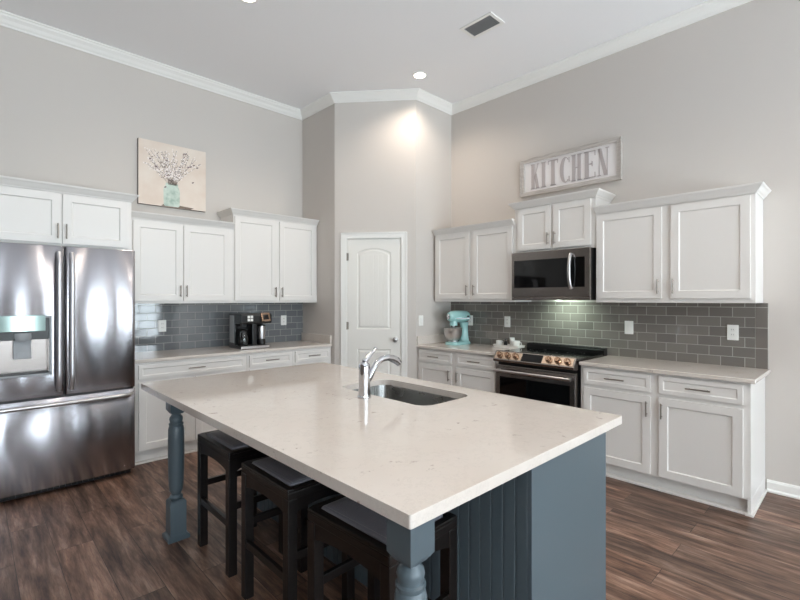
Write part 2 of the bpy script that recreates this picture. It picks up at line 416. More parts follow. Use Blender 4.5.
def door_slab():
    mb = MB(); a, b, z0, z1 = DX0 + .014, DX1 - .014, 0.012, DZ - .015
    y = 0.004
    panels = [((a + .115), (b - .115), 1.09, 2.03, 0.055), ((a + .115), (b - .115), 0.20, 0.86, 0.0)]
    edges = []
    outer = [(a, y, z0), (b, y, z0), (b, y, z1), (a, y, z1)]
    ov = [mb.bm.verts.new(p) for p in outer]
    for i in range(4): edges.append(mb.bm.edges.new((ov[i], ov[(i + 1) % 4])))
    for (x0, x1, p0, p1, rise) in panels:
        L = [arch_loop(x0, x1, p0, p1, rise, ins, y=yy) for ins, yy in ((0, y), (0.008, y + .008), (0.02, y + .009), (0.032, y + .002))]
        R = [[mb.bm.verts.new(p) for p in l] for l in L]; n = len(R[0])
        for i in range(n): edges.append(mb.bm.edges.new((R[0][i], R[0][(i + 1) % n])))
        for q, r in zip(R, R[1:]):
            for i in range(n):
                mb.bm.faces.new((q[i], q[(i + 1) % n], r[(i + 1) % n], r[i]))
        mb.bm.faces.new(R[-1])
    bmesh.ops.triangle_fill(mb.bm, use_beauty=True, edges=edges)
    # sides and back
    bk = [mb.bm.verts.new((p[0], y + .035, p[2])) for p in outer]
    for i in range(4): mb.bm.faces.new((ov[i], ov[(i + 1) % 4], bk[(i + 1) % 4], bk[i]))
    mb.bm.faces.new(bk)
    return mb
slab = door_slab().build('door_slab', M['door'], door)
mb = MB()
for (x0, x1, p0, p1) in ((DX0 + .129, DX1 - .129, 1.09, 1.985), (DX0 + .129, DX1 - .129, 0.20, 0.86)):
    k = 6
    for i in range(k):
        xa = x0 + .034 + (x1 - x0 - .068) * i / k; xb = x0 + .034 + (x1 - x0 - .068) * (i + 1) / k
        mb.box(xa + .003, 0.0025, p0 + .034, xb - .003, 0.0062, p1 - .034)
mb.build('door_panel_board', M['door'], slab, 0.0015)
mb = MB(); mb.lathe([(0.026, 0.004), (0.026, -0.004), (0.012, -0.008), (0.011, -0.03), (0.024, -0.04), (0.029, -0.052), (0.024, -0.064), (0.006, -0.069)], (DX1 - .075, 0, 0.975), 20, axis='y')
mb.build('door_knob', M['steel'], slab)
for z in (1.93, 1.13, 0.3):
    mb = MB(); mb.lathe([(0.007, -.045), (0.007, .045)], (DX0 + .012, -.006, z), 10); mb.box(DX0 + .006, -.003, z - .042, DX0 + .03, 0.003, z + .042)
    mb.build('hinge', M['nickel'], door)

# ---------------------------------------------------------------- cabinets
DT = 0.019
def shaker(x0, x1, z0, z1, y, fr=0.057, dep=0.009):
    mb = MB()
    R = []
    for ins, yy in ((0, y), (fr, y), (fr + .006, y + dep)):
        R.append([mb.bm.verts.new(p) for p in ((x0 + ins, yy, z0 + ins), (x1 - ins, yy, z0 + ins), (x1 - ins, yy, z1 - ins), (x0 + ins, yy, z1 - ins))])
    bk = [mb.bm.verts.new(p) for p in ((x0, y + DT, z0), (x1, y + DT, z0), (x1, y + DT, z1), (x0, y + DT, z1))]
    for a, b in ((R[0], R[1]), (R[1], R[2]), (bk, R[0])):
        for i in range(4): mb.bm.faces.new((a[i], a[(i + 1) % 4], b[(i + 1) % 4], b[i]))
    mb.bm.faces.new(R[2]); mb.bm.faces.new(list(reversed(bk)))
    return mb
def bar_handle(parent, x, z, y, vertical, L=0.13):
    mb = MB(); r = 0.0055; o = 0.028
    if vertical:
        mb.tube([(x, y - o, z - L / 2), (x, y - o, z + L / 2)], r, 10)
        for s in (-1, 1): mb.tube([(x, y, z + s * L * .36), (x, y - o, z + s * L * .36)], r * .8, 8)
    else:
        mb.tube([(x - L / 2, y - o, z), (x + L / 2, y - o, z)], r, 10)
        for s in (-1, 1): mb.tube([(x + s * L * .36, y, z), (x + s * L * .36, y - o, z)], r * .8, 8)
    return mb.build('handle', M['nickel'], parent)
CCR = lambda z: [(-0.002, z - 0.062), (0.006, z - 0.062), (0.010, z - 0.052), (0.020, z - 0.042), (0.036, z - 0.020), (0.046, z - 0.012), (0.050, z), (-0.002, z)]
def cabinet(name, label, loc, rz, W, D, z0, z1, doors, drawers=(), crown=None, toe=False, group=None, end=None):
    t = thing(name, label, 'cabinet', (loc[0], loc[1], 0 if toe else z0), rz, group)
    zo = 0 if toe else z0
    mb = MB()
    zb = (0.105 if toe else z0) - zo
    zt = (z1 - 0.03 if crown else z1) - zo
    D -= 0.003; mb.box(0, 0, zb, W, D, zt)
    if not toe: # slightly recessed underside, a lip all round
        pass
    body = mb.build('body', M['cab'], t, 0.0015)
    if toe:
        mb = MB().box(0, 0.055, 0, W, D, 0.105)
        mb.box(0, 0.0, 0, W, 0.055, 0.014)
        if end == 'right':
            mb.box(W - 0.018, 0.0, 0, W + .001, D, 0.105); mb.box(W + .001, 0.0, 0, W + .015, D - .02, 0.016)
            mb.box(W - .03, -0.012, 0, W + .015, 0.004, 0.016)
        mb.build('toe_kick', M['cab'], t, 0.002)
    for (a, b, c, d, hs) in doors:
        dmb = shaker(a, b, c - zo, d - zo, -DT - .0005)
        dr = dmb.build('door', M['cab'], t, 0.0015)
        up = not toe
        hz = (c + 0.095) if up else (d - 0.095)
        hx = (b - 0.022) if hs == 'r' else (a + 0.022)
        bar_handle(dr, hx, hz - zo, -DT, True, 0.115)
    for (a, b, c, d) in drawers:
        dr = shaker(a, b, c - zo, d - zo, -DT - .0005, 0.030, 0.006).build('drawer', M['cab'], t, 0.0015)
        bar_handle(dr, (a + b) / 2, (c + d) / 2 - zo, -DT, False, 0.15)
    if crown:
        # path seen from above in local coordinates, travelling so that 'out' is to the right
        path = []
        if 'l' in crown: path.append((0, D - .005))
        path.append((0, -DT * .3)); path.append((W, -DT * .3))
        if 'r' in crown: path.append((W, D - .005))
        # travel left->right has right side = -y : good
        mb = sweep(MB(), CCR(z1 - zo), path); mb.build('crown_molding', M['cab'], t)
    return t
RZ = -PI / 2
# uppers on the left wall (faces -Y)
G_U = None
cabinet('wall_cabinet', 'short deep white cabinet above the stainless refrigerator', (0.06, 4.38), 0, 0.945, YA - 4.38, 1.855, 2.33,
        [(0.03, 0.458, 1.872, 2.262, 'r'), (0.468, 0.915, 1.872, 2.262, 'l')], crown='r')
cabinet('wall_cabinet', 'lower white two-door wall cabinet between refrigerator cabinet and taller cabinet, under the flower picture', (1.011, 4.69), 0, 1.019, YA - 4.69, 1.397, 2.245,
        [(0.075, 0.503, 1.422, 2.165, 'r'), (0.517, 0.975, 1.422, 2.165, 'l')], crown='n')
cabinet('wall_cabinet', 'taller white two-door wall cabinet above the black coffee maker', (2.031, 4.69), 0, 1.047, YA - 4.69, 1.397, 2.40,
        [(0.012, 0.500, 1.422, 2.325, 'r'), (0.538, 1.02, 1.422, 2.325, 'l')], crown='l')
# uppers on the right wall (faces -X), local x runs towards the camera
cabinet('wall_cabinet', 'white two-door wall cabinet above the aqua stand mixer', (4.0, 3.576), RZ, 1.082, XB - 4.0, 1.41, 2.25,
        [(0.028, 0.517, 1.44, 2.185, 'r'), (0.567, 1.062, 1.44, 2.185, 'l')], crown='n')
cabinet('wall_cabinet', 'short white cabinet above the microwave, under the kitchen sign', (4.0, 2.49), RZ, 0.814, XB - 4.0, 1.897, 2.405,
        [(0.04, 0.395, 1.92, 2.335, 'r'), (0.42, 0.775, 1.92, 2.335, 'l')], crown='lr')
cabinet('wall_cabinet', 'wide white two-door wall cabinet at the right end, beside the microwave', (4.0, 1.675), RZ, 1.118, XB - 4.0, 1.41, 2.25,
        [(0.012, 0.526, 1.445, 2.175, 'r'), (0.59, 1.09, 1.445, 2.175, 'l')], crown='r')
# bases on the left wall
BZ = 0.884
FL = 4.395
cabinet('base_cabinet', 'white base cabinet with one wide drawer, right beside the refrigerator', (1.02, FL), 0, 1.024, YA - FL, 0, BZ,
        [(0.04, 0.488, 0.12, 0.715, 'r'), (0.515, 1.0, 0.12, 0.715, 'l')], [(0.04, 1.0, 0.74, 0.862)], toe=True)
cabinet('base_cabinet', 'narrow white base cabinet under the coffee maker', (2.046, FL), 0, 0.527, YA - FL, 0, BZ,
        [(0.022, 0.505, 0.12, 0.715, 'r')], [(0.022, 0.505, 0.74, 0.862)], toe=True)
cabinet('base_cabinet', 'narrow white base cabinet against the pantry wall left of the door', (2.575, FL), 0, 0.504, YA - FL, 0, BZ,
        [(0.022, 0.482, 0.12, 0.715, 'l')], [(0.022, 0.482, 0.74, 0.862)], toe=True)
# bases on the right wall
FR = 3.735
cabinet('base_cabinet', 'white base cabinet below the aqua mixer, beside the pantry wall', (FR, 3.599), RZ, 0.540, XB - FR, 0, BZ,
        [(0.025, 0.505, 0.12, 0.715, 'r')], [(0.025, 0.505, 0.74, 0.862)], toe=True)
cabinet('base_cabinet', 'white base cabinet directly left of the range', (FR, 3.058), RZ, 0.550, XB - FR, 0, BZ,
        [(0.033, 0.522, 0.12, 0.715, 'l')], [(0.033, 0.522, 0.74, 0.862)], toe=True)
cabinet('base_cabinet', 'wide white base cabinet right of the range with two drawers over two doors', (FR, 1.690), RZ, 1.145, XB - FR, 0, BZ,
        [(0.03, 0.541, 0.115, 0.705, 'r'), (0.599, 1.105, 0.115, 0.705, 'l')], [(0.03, 0.541, 0.735, 0.865), (0.599, 1.105, 0.735, 0.865)], toe=True, end='right')

# countertops
def counter(label, boxes, splash=None, splash_label=None):
    mb = MB()
    for b in boxes: mb.box(*b)
    tag(mb.build('countertop', M['quartz'], None, 0.006, 3), label, 'countertop')
    if splash: tag(MB().box(*splash).build('side_splash', M['quartz'], None, 0.003), splash_label, 'splash')
CZ = 0.914
counter('long white quartz countertop along the left wall holding the coffee maker', [(1.018, 4.365, BZ, 3.079, YA - .001, CZ)], (3.055, 4.375, CZ, 3.079, YA - .012, CZ + 0.1), 'low white quartz splash against the pantry wall left of the door')
counter('short white quartz countertop holding the mixer left of the range', [(3.70, 2.506, BZ, XB - .001, 3.599, CZ)], (3.71, 3.575, CZ, XB - .012, 3.599, CZ + 0.1), 'low white quartz splash on the pantry wall beside the mixer')
counter('white quartz countertop right of the range', [(3.70, 0.515, BZ, XB - .001, 1.693, CZ)])

# backsplashes
tag(MB().box(1.013, YA - .011, CZ, 3.079, YA - .001, 1.409).build('tile_backsplash', M['tileL']), 'grey glossy subway tile backsplash behind the coffee maker', 'backsplash')
bs = tag(MB().box(XB - .011, 0.605, CZ, XB - .001, 3.598, 1.409).build('tile_backsplash', M['tileR']), 'grey glossy subway tile backsplash behind the range', 'backsplash')

MB().box(XB - .0112, 0.5275, CZ, XB - .001, 0.605, 1.409).build('end_tiles', M['tileE'], bs)
# outlets and switches
def outlet(label, x, y, z, rz, kind='outlet', group=None):
    t = thing('wall_outlet' if kind == 'outlet' else 'light_switch', label, 'outlet' if kind == 'outlet' else 'switch', (x, y, z), rz)
    MB().box(-.0375, -.006, -.06, .0375, 0, .06).build('cover_plate', M['plate'], t, 0.003)
    if kind == 'outlet':
        for s in (-1, 1):
            mb = MB(); mb.lathe([(0.0165, -.0065), (0.0165, -.0085)], (0, 0, s * .0195), 18, axis='y')
            r = mb.build('receptacle', M['white'], t)
            mb = MB(); mb.box(-.007, -.0092, s * .0195 - .002, -.005, -.0083, s * .0195 + .008); mb.box(.005, -.0092, s * .0195 - .002, .007, -.0083, s * .0195 + .008)
            mb.build('slot', M['darkgrey'], r)
    else:
        MB().box(-.016, -.010, -.033, .016, -.0055, .033).build('rocker', M['white'], t, 0.002)
    return t
outlet('white outlet on the tile beside the refrigerator', 1.426, YA - .011, 1.165, 0)
outlet('white outlet on the tile right of the coffee maker', 2.805, YA - .011, 1.178, 0)
outlet('white outlet on the tile partly behind the aqua mixer', XB - .011, 3.296, 1.185, RZ)
outlet('white outlet on the tile above the cup tray', XB - .011, 2.785, 1.188, RZ)
outlet('white switch on the tile just right of the range', XB - .011, 1.51, 1.182, RZ, 'switch')
outlet('white outlet near the right end of the range backsplash', XB - .011, 0.743, 1.178, RZ)
outlet('white switch on the painted wall right of the pantry door', 3.78, 3.60, 1.19, 0, 'switch')

# ---------------------------------------------------------------- refrigerator
fr = thing('refrigerator', 'stainless french door refrigerator with water dispenser', 'refrigerator', (0.52, 4.60, 0))
FX0, FX1, FYF = 0.055, 0.985, 4.17
def fxl(p): return (p[0] - 0.52, p[1] - 4.60, p[2])
def fbuild(mb, *a, **k):
    mb.xf(Matrix.Translation((-0.52, -4.60, 0))); return mb.build(*a, **k)
mb = MB().box(FX0 + .005, 4.255, 0.03, FX1 - .005, 4.98, 1.815); fbuild(mb, 'body', M['darkgrey'], fr, bevel=0.004)
mb = MB()
for x in (FX0 + .06, FX1 - .06):
    for y in (4.32, 4.9): mb.lathe([(0.02, 0), (0.02, 0.032)], (x, y, 0), 12)
fbuild(mb, 'foot', M['black'], fr)
mb = MB().box(FX0 + .02, 4.225, 0.012, FX1 - .02, 4.256, 0.05)
for i in range(24): x = FX0 + .04 + i * .036; mb.box(x, 4.219, 0.018, x + .022, 4.226, 0.044)
fbuild(mb, 'base_grille', M['black'], fr)
mb = MB().box(FX0 + .02, 4.22, 1.815, FX0 + .12, 4.34, 1.838); mb.box(FX1 - .12, 4.22, 1.815, FX1 - .02, 4.34, 1.838); mb.box(.46, 4.22, 1.815, .58, 4.34, 1.835)
fbuild(mb, 'hinge_cover', M['darkgrey'], fr, bevel=0.003)
def fdoor(name, x0, x1, z0, z1, bulge, hole=None):
    mb = MB(); N = 20; er = 0.012
    xs = sorted(set([x0 + (x1 - x0) * i / N for i in range(N + 1)] + ([hole[0], hole[1]] if hole else [])))
    zs = [z0, z0 + .006, z1 - .006, z1] if not hole else [z0, z0 + .006, hole[2], hole[3], z1 - .006, z1]
    def y(x, z):
        u = (x - x0) / (x1 - x0) * 2 - 1
        d = bulge * (1 - u * u)
        ed = min(x - x0, x1 - x)
        r = 0.0 if ed > er else er - math.sqrt(max(0, er * er - (er - ed) ** 2))
        rz_ = 0.005 if (z == z0 or z == z1) else 0
        return FYF - d + r + rz_
    xs = sorted(set(xs + [x0 + .002, x0 + .005, x0 + er, x1 - er, x1 - .005, x1 - .002]))
    V = {(i, j): mb.bm.verts.new((x, y(x, z), z)) for i, x in enumerate(xs) for j, z in enumerate(zs)}
    for i in range(len(xs) - 1):
        for j in range(len(zs) - 1):
            if hole and hole[0] - 1e-6 <= xs[i] and xs[i + 1] <= hole[1] + 1e-6 and zs[j] == hole[2]: continue
            f_ = mb.bm.faces.new((V[i, j], V[i + 1, j], V[i + 1, j + 1], V[i, j + 1])); f_.smooth = True
    yb = 4.245; nx, nz = len(xs), len(zs)
    bd = [V[i, 0] for i in range(nx)] + [V[nx - 1, j] for j in range(1, nz)] + [V[i, nz - 1] for i in range(nx - 2, -1, -1)] + [V[0, j] for j in range(nz - 2, 0, -1)]
    bk = [mb.bm.verts.new((v.co.x, yb, v.co.z)) for v in bd]
    for i in range(len(bd)):
        j = (i + 1) % len(bd); mb.bm.faces.new((bd[i], bd[j], bk[j], bk[i]))
    mb.bm.faces.new(bk)
    return fbuild(mb, name, M['fridge'], fr, sharp=50)
MIDX = 0.517
HO = (0.115, 0.437, 0.885, 1.315)
dl = fdoor('door', FX0, MIDX - .003, 0.722, 1.835, 0.006, HO)
dr_ = fdoor('door', MIDX + .003, FX1, 0.722, 1.835, 0.006)
dw = fdoor('freezer_drawer', FX0, FX1, 0.055, 0.708, 0.012)
# seals between doors
mb = MB().box(FX0 + .01, 4.20, 0.708, FX1 - .01, 4.25, 0.722); mb.box(MIDX - .003, 4.20, 0.722, MIDX + .003, 4.25, 1.82); fbuild(mb, 'door_seal', M['black'], fr)
def fhandle(parent, x):
    mb = MB(); z0, z1 = 0.765, 1.785; pts = []
    for i in range(17):
        t = i / 16; z = z0 + (z1 - z0) * t
        e_ = min(t, 1 - t); o_ = 0.058 if e_ > .08 else 0.012 + 0.046 * math.sin(e_ / .08 * PI / 2)
        pts.append((x, FYF - o_, z))
    mb.tube(pts, 0.017, 14)
    return fbuild(mb, 'handle', M['hsteel'], parent)
fhandle(dl, 0.478); fhandle(dr_, 0.556)
mb = MB(); pts = []
for i in range(25):
    t = i / 24; x = FX0 + .03 + (FX1 - FX0 - .06) * t; e_ = min(t, 1 - t)
    o_ = 0.062 if e_ > .06 else 0.010 + 0.052 * math.sin(e_ / .06 * PI / 2)
    pts.append((x, FYF - .008 - o_, 0.672))
mb.tube(pts, 0.0155, 14); fbuild(mb, 'handle', M['steel'], dw)
# dispenser
hx0, hx1, hz0, hz1 = HO
mb = MB(); yF = FYF - .010
for a in ((hx0, hz0, hx0 + .012, hz1), (hx1 - .012, hz0, hx1, hz1), (hx0, hz0, hx1, hz0 + .014), (hx0, hz1 - .01, hx1, hz1)):
    mb.box(a[0], yF, a[1], a[2], 4.20, a[3])
disp = fbuild(mb, 'dispenser', M['midgrey'], dl, bevel=0.002)
mb = MB().box(hx0 + .012, 4.235, hz0 + .014, hx1 - .012, 4.24, hz1 - .01, 0)
mb.box(hx0 + .012, 4.18, hz0 + .014, hx0 + .018, 4.24, 1.15); mb.box(hx1 - .018, 4.18, hz0 + .014, hx1 - .012, 4.24, 1.15)
fbuild(mb, 'cavity_lining', M['dsteel'], disp)
mb = MB().box(hx0 + .012, yF + .004, 1.148, hx1 - .012, 4.236, 1.304); fbuild(mb, 'dispenser_housing', M['black'], disp, bevel=0.004)
mb = MB().box(hx0 + .03, yF - .006, 1.208, hx1 - .035, yF + .006, 1.322); fbuild(mb, 'display_panel', mat('display_glass', (168, 190, 186), 0.08, 0.6), disp, bevel=0.003)
mb = MB(); mb.lathe([(0.05, 1.14), (0.058, 1.16), (0.058, 1.196)], (0.276, 4.185, 0), 20, sy=0.6); fbuild(mb, 'spout', M['midgrey'], disp)
mb = MB().box(.225, 4.20, 1.01, .325, 4.212, 1.14, rot=Matrix.Rotation(-.12, 3, 'X')); mb.box(.24, 4.195, 1.02, .31, 4.203, 1.06, rot=Matrix.Rotation(-.12, 3, 'X')); fbuild(mb, 'paddle', M['midgrey'], disp, bevel=0.004)
mb = MB().box(hx0 + .014, yF + .006, hz0 + .012, hx1 - .014, 4.23, hz0 + .024)
for i in range(14): x = hx0 + .03 + i * .02; mb.box(x, yF + .012, hz0 + .024, x + .01, 4.225, hz0 + .028)
fbuild(mb, 'drip_tray', M['darkgrey'], disp)

# ---------------------------------------------------------------- range
RY0, RY1 = 1.705, 2.500   # width along Y
rg = thing('range', 'stainless slide-in range with black glass cooktop and oven door', 'range', (3.98, (RY0 + RY1) / 2, 0), RZ)
RW = (RY1 - RY0)
h = RW / 2
# local: x -h..h (left to right), y: -0.36 (front) .. +0.33 (wall)
yb_ = XB - .012 - 3.98; yf_ = 3.70 - 3.98
mb = MB().box(-h, yf_ + .02, 0.03, h, yb_ - .01, 0.905); mb.build('body', M['black'], rg)
mb = MB()
for x in (-h + .05, h - .05):
    for y in (yf_ + .08, yb_ - .08): mb.lathe([(0.018, 0), (0.018, 0.032)], (x, y, 0), 10)
mb.build('foot', M['black'], rg)
mb = MB().box(-h - .003, yf_ - .012, 0.905, h + .003, yb_ - .075, 0.932); ck = mb.build('cooktop', M['blackglass'], rg, 0.003)
for bx, by, br_ in ((-.2, -.1, .115), (-.2, .14, .08), (.19, -.1, .10), (.19, .14, .08), (0, .02, .06)):
    mb = MB(); n = 40
    for q in range(n):
        a, b = 2 * PI * q / n, 2 * PI * (q + 1) / n
        P = [(bx + r * math.cos(t), by + r * math.sin(t), 0.9323) for r, t in ((br_, a), (br_, b), (br_ - .004, b), (br_ - .004, a))]
        P2 = [(p[0], p[1], 0.9328) for p in P]
        mb.f(P2)
    mb.build('burner_ring', M['darkgrey'], ck)
# raised rear vent trim
mb = MB().prism([(yb_ - .075, .905), (yb_ - .075, .965), (yb_ - .055, .980), (yb_ - .004, .980), (yb_ - .004, .905)], 'x', -h - .003, h + .003)
vt = mb.build('rear_vent', M['black'], rg, 0.003)
mb = MB()
for i in range(18): x = -h + .05 + i * .038; mb.box(x, yb_ - .05, .980, x + .025, yb_ - .015, .9825)
mb.build('vent_slot', M['darkgrey'], vt)
# slanted control panel
pf = [(yf_ - .018, 0.944), (yf_ - .075, 0.868), (yf_ - .070, 0.848), (yf_ - .02, 0.838), (yf_ + .02, 0.838), (yf_ + .02, 0.944)]
mb = MB().prism(pf, 'x', -h, h); cp = mb.build('control_panel', M['dsteel'], rg, 0.003)
# frame of the slanted face
pv = Vector((0, -.057, -.076)); pvn = pv.normalized(); nrm = Vector((0, -.076, .057)).normalized()
O = Vector((0, yf_ - .018, .944))
def onpanel(x, s, o_=0): return Vector((x, 0, 0)) + O + pvn * s + nrm * o_
def slab_on(x0, x1, s0, s1, th, name, m_, parent, bev=.001, lift=0):
    mb = MB(); a = [onpanel(x0, s0, lift), onpanel(x1, s0, lift), onpanel(x1, s1, lift), onpanel(x0, s1, lift)]; b = [p + nrm * th for p in a]
    mb.loops([a, b], smooth=False); return mb.build(name, m_, parent, bev)
slab_on(-h + .012, -.105, .010, .084, .002, 'sheen_fascia', M['warmsheen'], cp)
slab_on(.105, h - .012, .010, .084, .002, 'sheen_fascia', M['warmsheen'], cp)
slab_on(-.100, .100, .008, .086, .003, 'display', M['blackglass'], cp)
for x in (-.335, -.25, -.165, .165, .25, .335):
    base_ = onpanel(x, .047, .002); q = nrm.to_track_quat('Z', 'Y').to_matrix().to_4x4()
    mb = MB(); mb.lathe([(0.030, 0), (0.030, .005), (0.023, .008), (0.022, .030), (0.019, .034), (0.001, .034)], (0, 0, 0), 24)
    mb.box(-.003, -.022, .030, .003, .022, .037)
    mb.xf(Matrix.Translation(base_) @ q); mb.build('knob', M['bronze'], cp)
# oven door
yd = yf_ - .035
mb = MB().box(-h + .004, yd, 0.25, h - .004, yf_ + .018, 0.815); od = mb.build('oven_door', M['dsteel'], rg, 0.006)
MB().box(-h + .05, yd - .002, 0.335, h - .05, yd + .002, 0.705).build('oven_window', M['blackglass'], od, 0.002)
mb = MB().tube([(-h + .02, yd - .052, .765), (h - .02, yd - .052, .765)], .0135, 14)
for s in (-1, 1): mb.box(s * (h - .05) - .014, yd - .05, .753, s * (h - .05) + .014, yd, .777)
mb.build('handle', M['steel'], od)
mb = MB().box(-h + .004, yd, 0.07, h - .004, yf_ + .018, 0.24); wd = mb.build('warming_drawer', M['dsteel'], rg, 0.005)

# ---------------------------------------------------------------- microwave
MY0, MY1 = 1.686, 2.468
mw = thing('microwave', 'stainless over-the-range microwave with curved handle', 'microwave', (4.1, (MY0 + MY1) / 2, 1.43), RZ)
h = (MY1 - MY0) / 2; y0 = 3.90 - 4.1; y1 = XB - .012 - 4.1
MB().box(-h + .002, y0 + .03, 0.0, h - .002, y1, 0.464).build('body', M['black'], mw, 0.003)
mf = MB().box(-h, y0, 0.028, h, y0 + .03, 0.463).build('door', M['dsteel'], mw, 0.004)
MB().box(-h + .028, y0 - .0015, .118, h - .045, y0 + .001, .385).build('window', M['blackglass'], mf, 0.001)
mb = MB().box(-h, y0 + .004, 0.0, h, y0 + .03, 0.026)
mb.build('vent_grille', M['dsteel'], mw, 0.002)
pts = []
for i in range(15):
    t = i / 14; z = .105 + (.415 - .105) * t; o_ = .012 + .040 * math.sin(t * PI) ** .6
    pts.append((h - .165, y0 - o_, z))
mb = MB().tube(pts, 0.015, 12); mb.build('handle', M['steel'], mf)
mb = MB().lathe([(0.03, -.003), (0.03, .001)], (-.003, y0 + .22, 0), 16); mb.build('task_light', M['tasklens'], mw)
tl = bpy.data.lights.new('cooktop_task_light', 'SPOT'); tl.energy = 9; tl.color = (0.80, 1.0, 0.84); tl.spot_size = math.radians(140); tl.spot_blend = 0.8; tl.shadow_soft_size = 0.008
to = bpy.data.objects.new('cooktop_task_light', tl); to.location = (4.06, 2.07, 1.421); to.rotation_euler = (0, math.radians(-42), 0); COL.objects.link(to)

# ---------------------------------------------------------------- island
ix0, ix1, iy0, iy1 = 0.774, 2.128, 0.772, 3.150
sx0, sx1, sy0, sy1, sr = 1.600, 1.988, 1.500, 2.215, 0.075
def rrect(x0, x1, y0, y1, r, n=8):
    P = []
    for cx, cy, a0 in ((x1 - r, y1 - r, 0), (x0 + r, y1 - r, PI / 2), (x0 + r, y0 + r, PI), (x1 - r, y0 + r, 1.5 * PI)):
        for i in range(n + 1):
            a = a0 + PI / 2 * i / n; P.append((cx + r * math.cos(a), cy + r * math.sin(a)))
    return P
IZ = 0.878
mb = MB(); hole = rrect(sx0, sx1, sy0, sy1, sr); outer = rrect(ix0, ix1, iy0, iy1, 0.008, 3)
levels = []
for z in (CZ, IZ):
    oo = [mb.bm.verts.new((x, y, z)) for x, y in outer]; hh = [mb.bm.verts.new((x, y, z)) for x, y in hole]
    ed = [mb.bm.edges.new((L[i], L[(i + 1) % len(L)])) for L in (oo, hh) for i in range(len(L))]
    bmesh.ops.triangle_fill(mb.bm, use_beauty=True, edges=ed); levels.append((oo, hh))
for k in (0, 1):
    A, B = levels[0][k], levels[1][k]
    for i in range(len(A)): j = (i + 1) % len(A); mb.bm.faces.new((A[i], A[j], B[j], B[i]))
it = mb.build('island_countertop', M['quartz'], None, 0.004, 2)
tag(it, 'large white quartz countertop covering the blue-grey island', 'countertop')
# sink
sk = thing('sink', 'undermount stainless sink set in the island countertop', 'sink', ((sx0 + sx1) / 2, (sy0 + sy1) / 2, IZ - .21))
mb = MB(); rings = []
cx, cy = (sx0 + sx1) / 2, (sy0 + sy1) / 2
for ex, z, r in ((.03, -.001, .09), (.004, -.001, .078), (.002, -.01, .077), (-.006, -.15, .075), (-.02, -.185, .07), (-.05, -.2, .05)):
    rings.append([(x - cx, y - cy, .21 + z) for x, y in rrect(sx0 - ex, sx1 + ex, sy0 - ex, sy1 + ex, r)])
mb.loops(rings, cap0=False, cap1=True)
mb.build('basin', M['sink'], sk, sharp=60)
mb = MB().lathe([(0.045, .0105), (0.042, .014), (0.030, .0125), (0.005, .0125)], (0.05, 0, 0), 24, cap0=False); mb.build('drain', M['chrome'], sk)
# faucet
fc = thing('faucet', 'chrome pull-out kitchen faucet on the island by the sink', 'faucet', (1.520, 1.862, CZ))
mb = MB().lathe([(0.037, 0), (0.037, .008), (0.032, .014), (0.031, .05), (0.030, .12), (0.031, .155), (0.029, .178), (0.020, .190), (0.002, .194)], (0, 0, 0), 24)
mb.build('body', M['chrome'], fc)
mb = MB().tube([(0.0, 0, .075), (.03, 0, .105), (.06, 0, .145), (.09, 0, .178), (.125, 0, .196), (.165, 0, .200), (.20, 0, .192), (.232, 0, .178), (.255, 0, .160)],
               [.020, .020, .018, .0165, .0165, .018, .021, .0225, .019], 16)
mb.build('spout', M['chrome'], fc)
mb = MB().tube([(0, 0, .19), (.018, 0, .208), (.042, 0, .226), (.066, 0, .244), (.076, 0, .254)], [.018, .014, .010, .008, .0075], 12)
mb.sphere((.077, 0, .256), .0105); mb.build('lever', M['chrome'], fc)

isl = thing('kitchen_island', 'blue-grey kitchen island with beadboard panel and turned legs', 'island', (1.75, 1.95, 0))
def ibuild(mb, *a, **k): mb.xf(Matrix.Translation((-1.75, -1.95, 0))); return mb.build(*a, **k)
bx0, bx1, by0, by1 = 1.447, 2.092, 0.826, 3.10
mb = MB()
# open topped carcass so that the basin has room
for b in ((bx0, by0 + .018, 0.10, bx0 + .018, by1, IZ), (bx1 - .05, by0 + .03, .10, bx1 - .03, by1, IZ), (bx0, by1 - .018, .10, bx1, by1, IZ), (bx0, by0 + .02, .10, bx1 - .03, by1, .118), (bx0 + .04, by0 + .04, 0, bx1 - .09, by1 - .03, .10), (bx0, by0 + .018, IZ - .03, bx1 - .03, by0 + .12, IZ)):
    mb.box(*b)
ibuild(mb, 'body', M['island'], isl)
mb = MB().box(bx0 - .012, by0, 0, bx1 - .012, by0 + .018, IZ)
ibuild(mb, 'end_panel', M['island'], isl, bevel=.0015)
mb = MB().box(bx1 - .009, by0 + .022, 0, bx1 + .004, by0 + .042, IZ); ibuild(mb, 'end_panel_return', M['island'], isl)
mb = MB(); y = by0 + .018; pitch = 0.052
poly = []
yy = y
mb.box(bx0 - .006, y, 0, bx0, by1, IZ)
while yy < by1 - .02:
    e_ = min(yy + pitch - .007, by1)
    mb.box(bx0 - .012, yy, 0.0, bx0 - .006, e_, IZ); mb.box(bx0 - .0105, e_ + .0015, 0, bx0 - .006, min(e_ + .0055, by1), IZ)
    yy += pitch
ibuild(mb, 'beadboard_panel', M['island'], isl, bevel=.0012, seg=1)
for (a, b, z0_, z1_) in ((0.90, 1.62, .12, .86), (1.66, 2.05, .12, .86), (2.09, 2.48, .12, .86), (2.52, 3.08, .12, .86)):
    mb = shaker(0, b - a, z0_, z1_, -DT); mb.xf(Matrix.Translation((bx1 - .03, a, 0)) @ Matrix.Rotation(PI / 2, 4, 'Z')); ibuild(mb, 'cabinet_door', M['island'], isl, bevel=.0015)
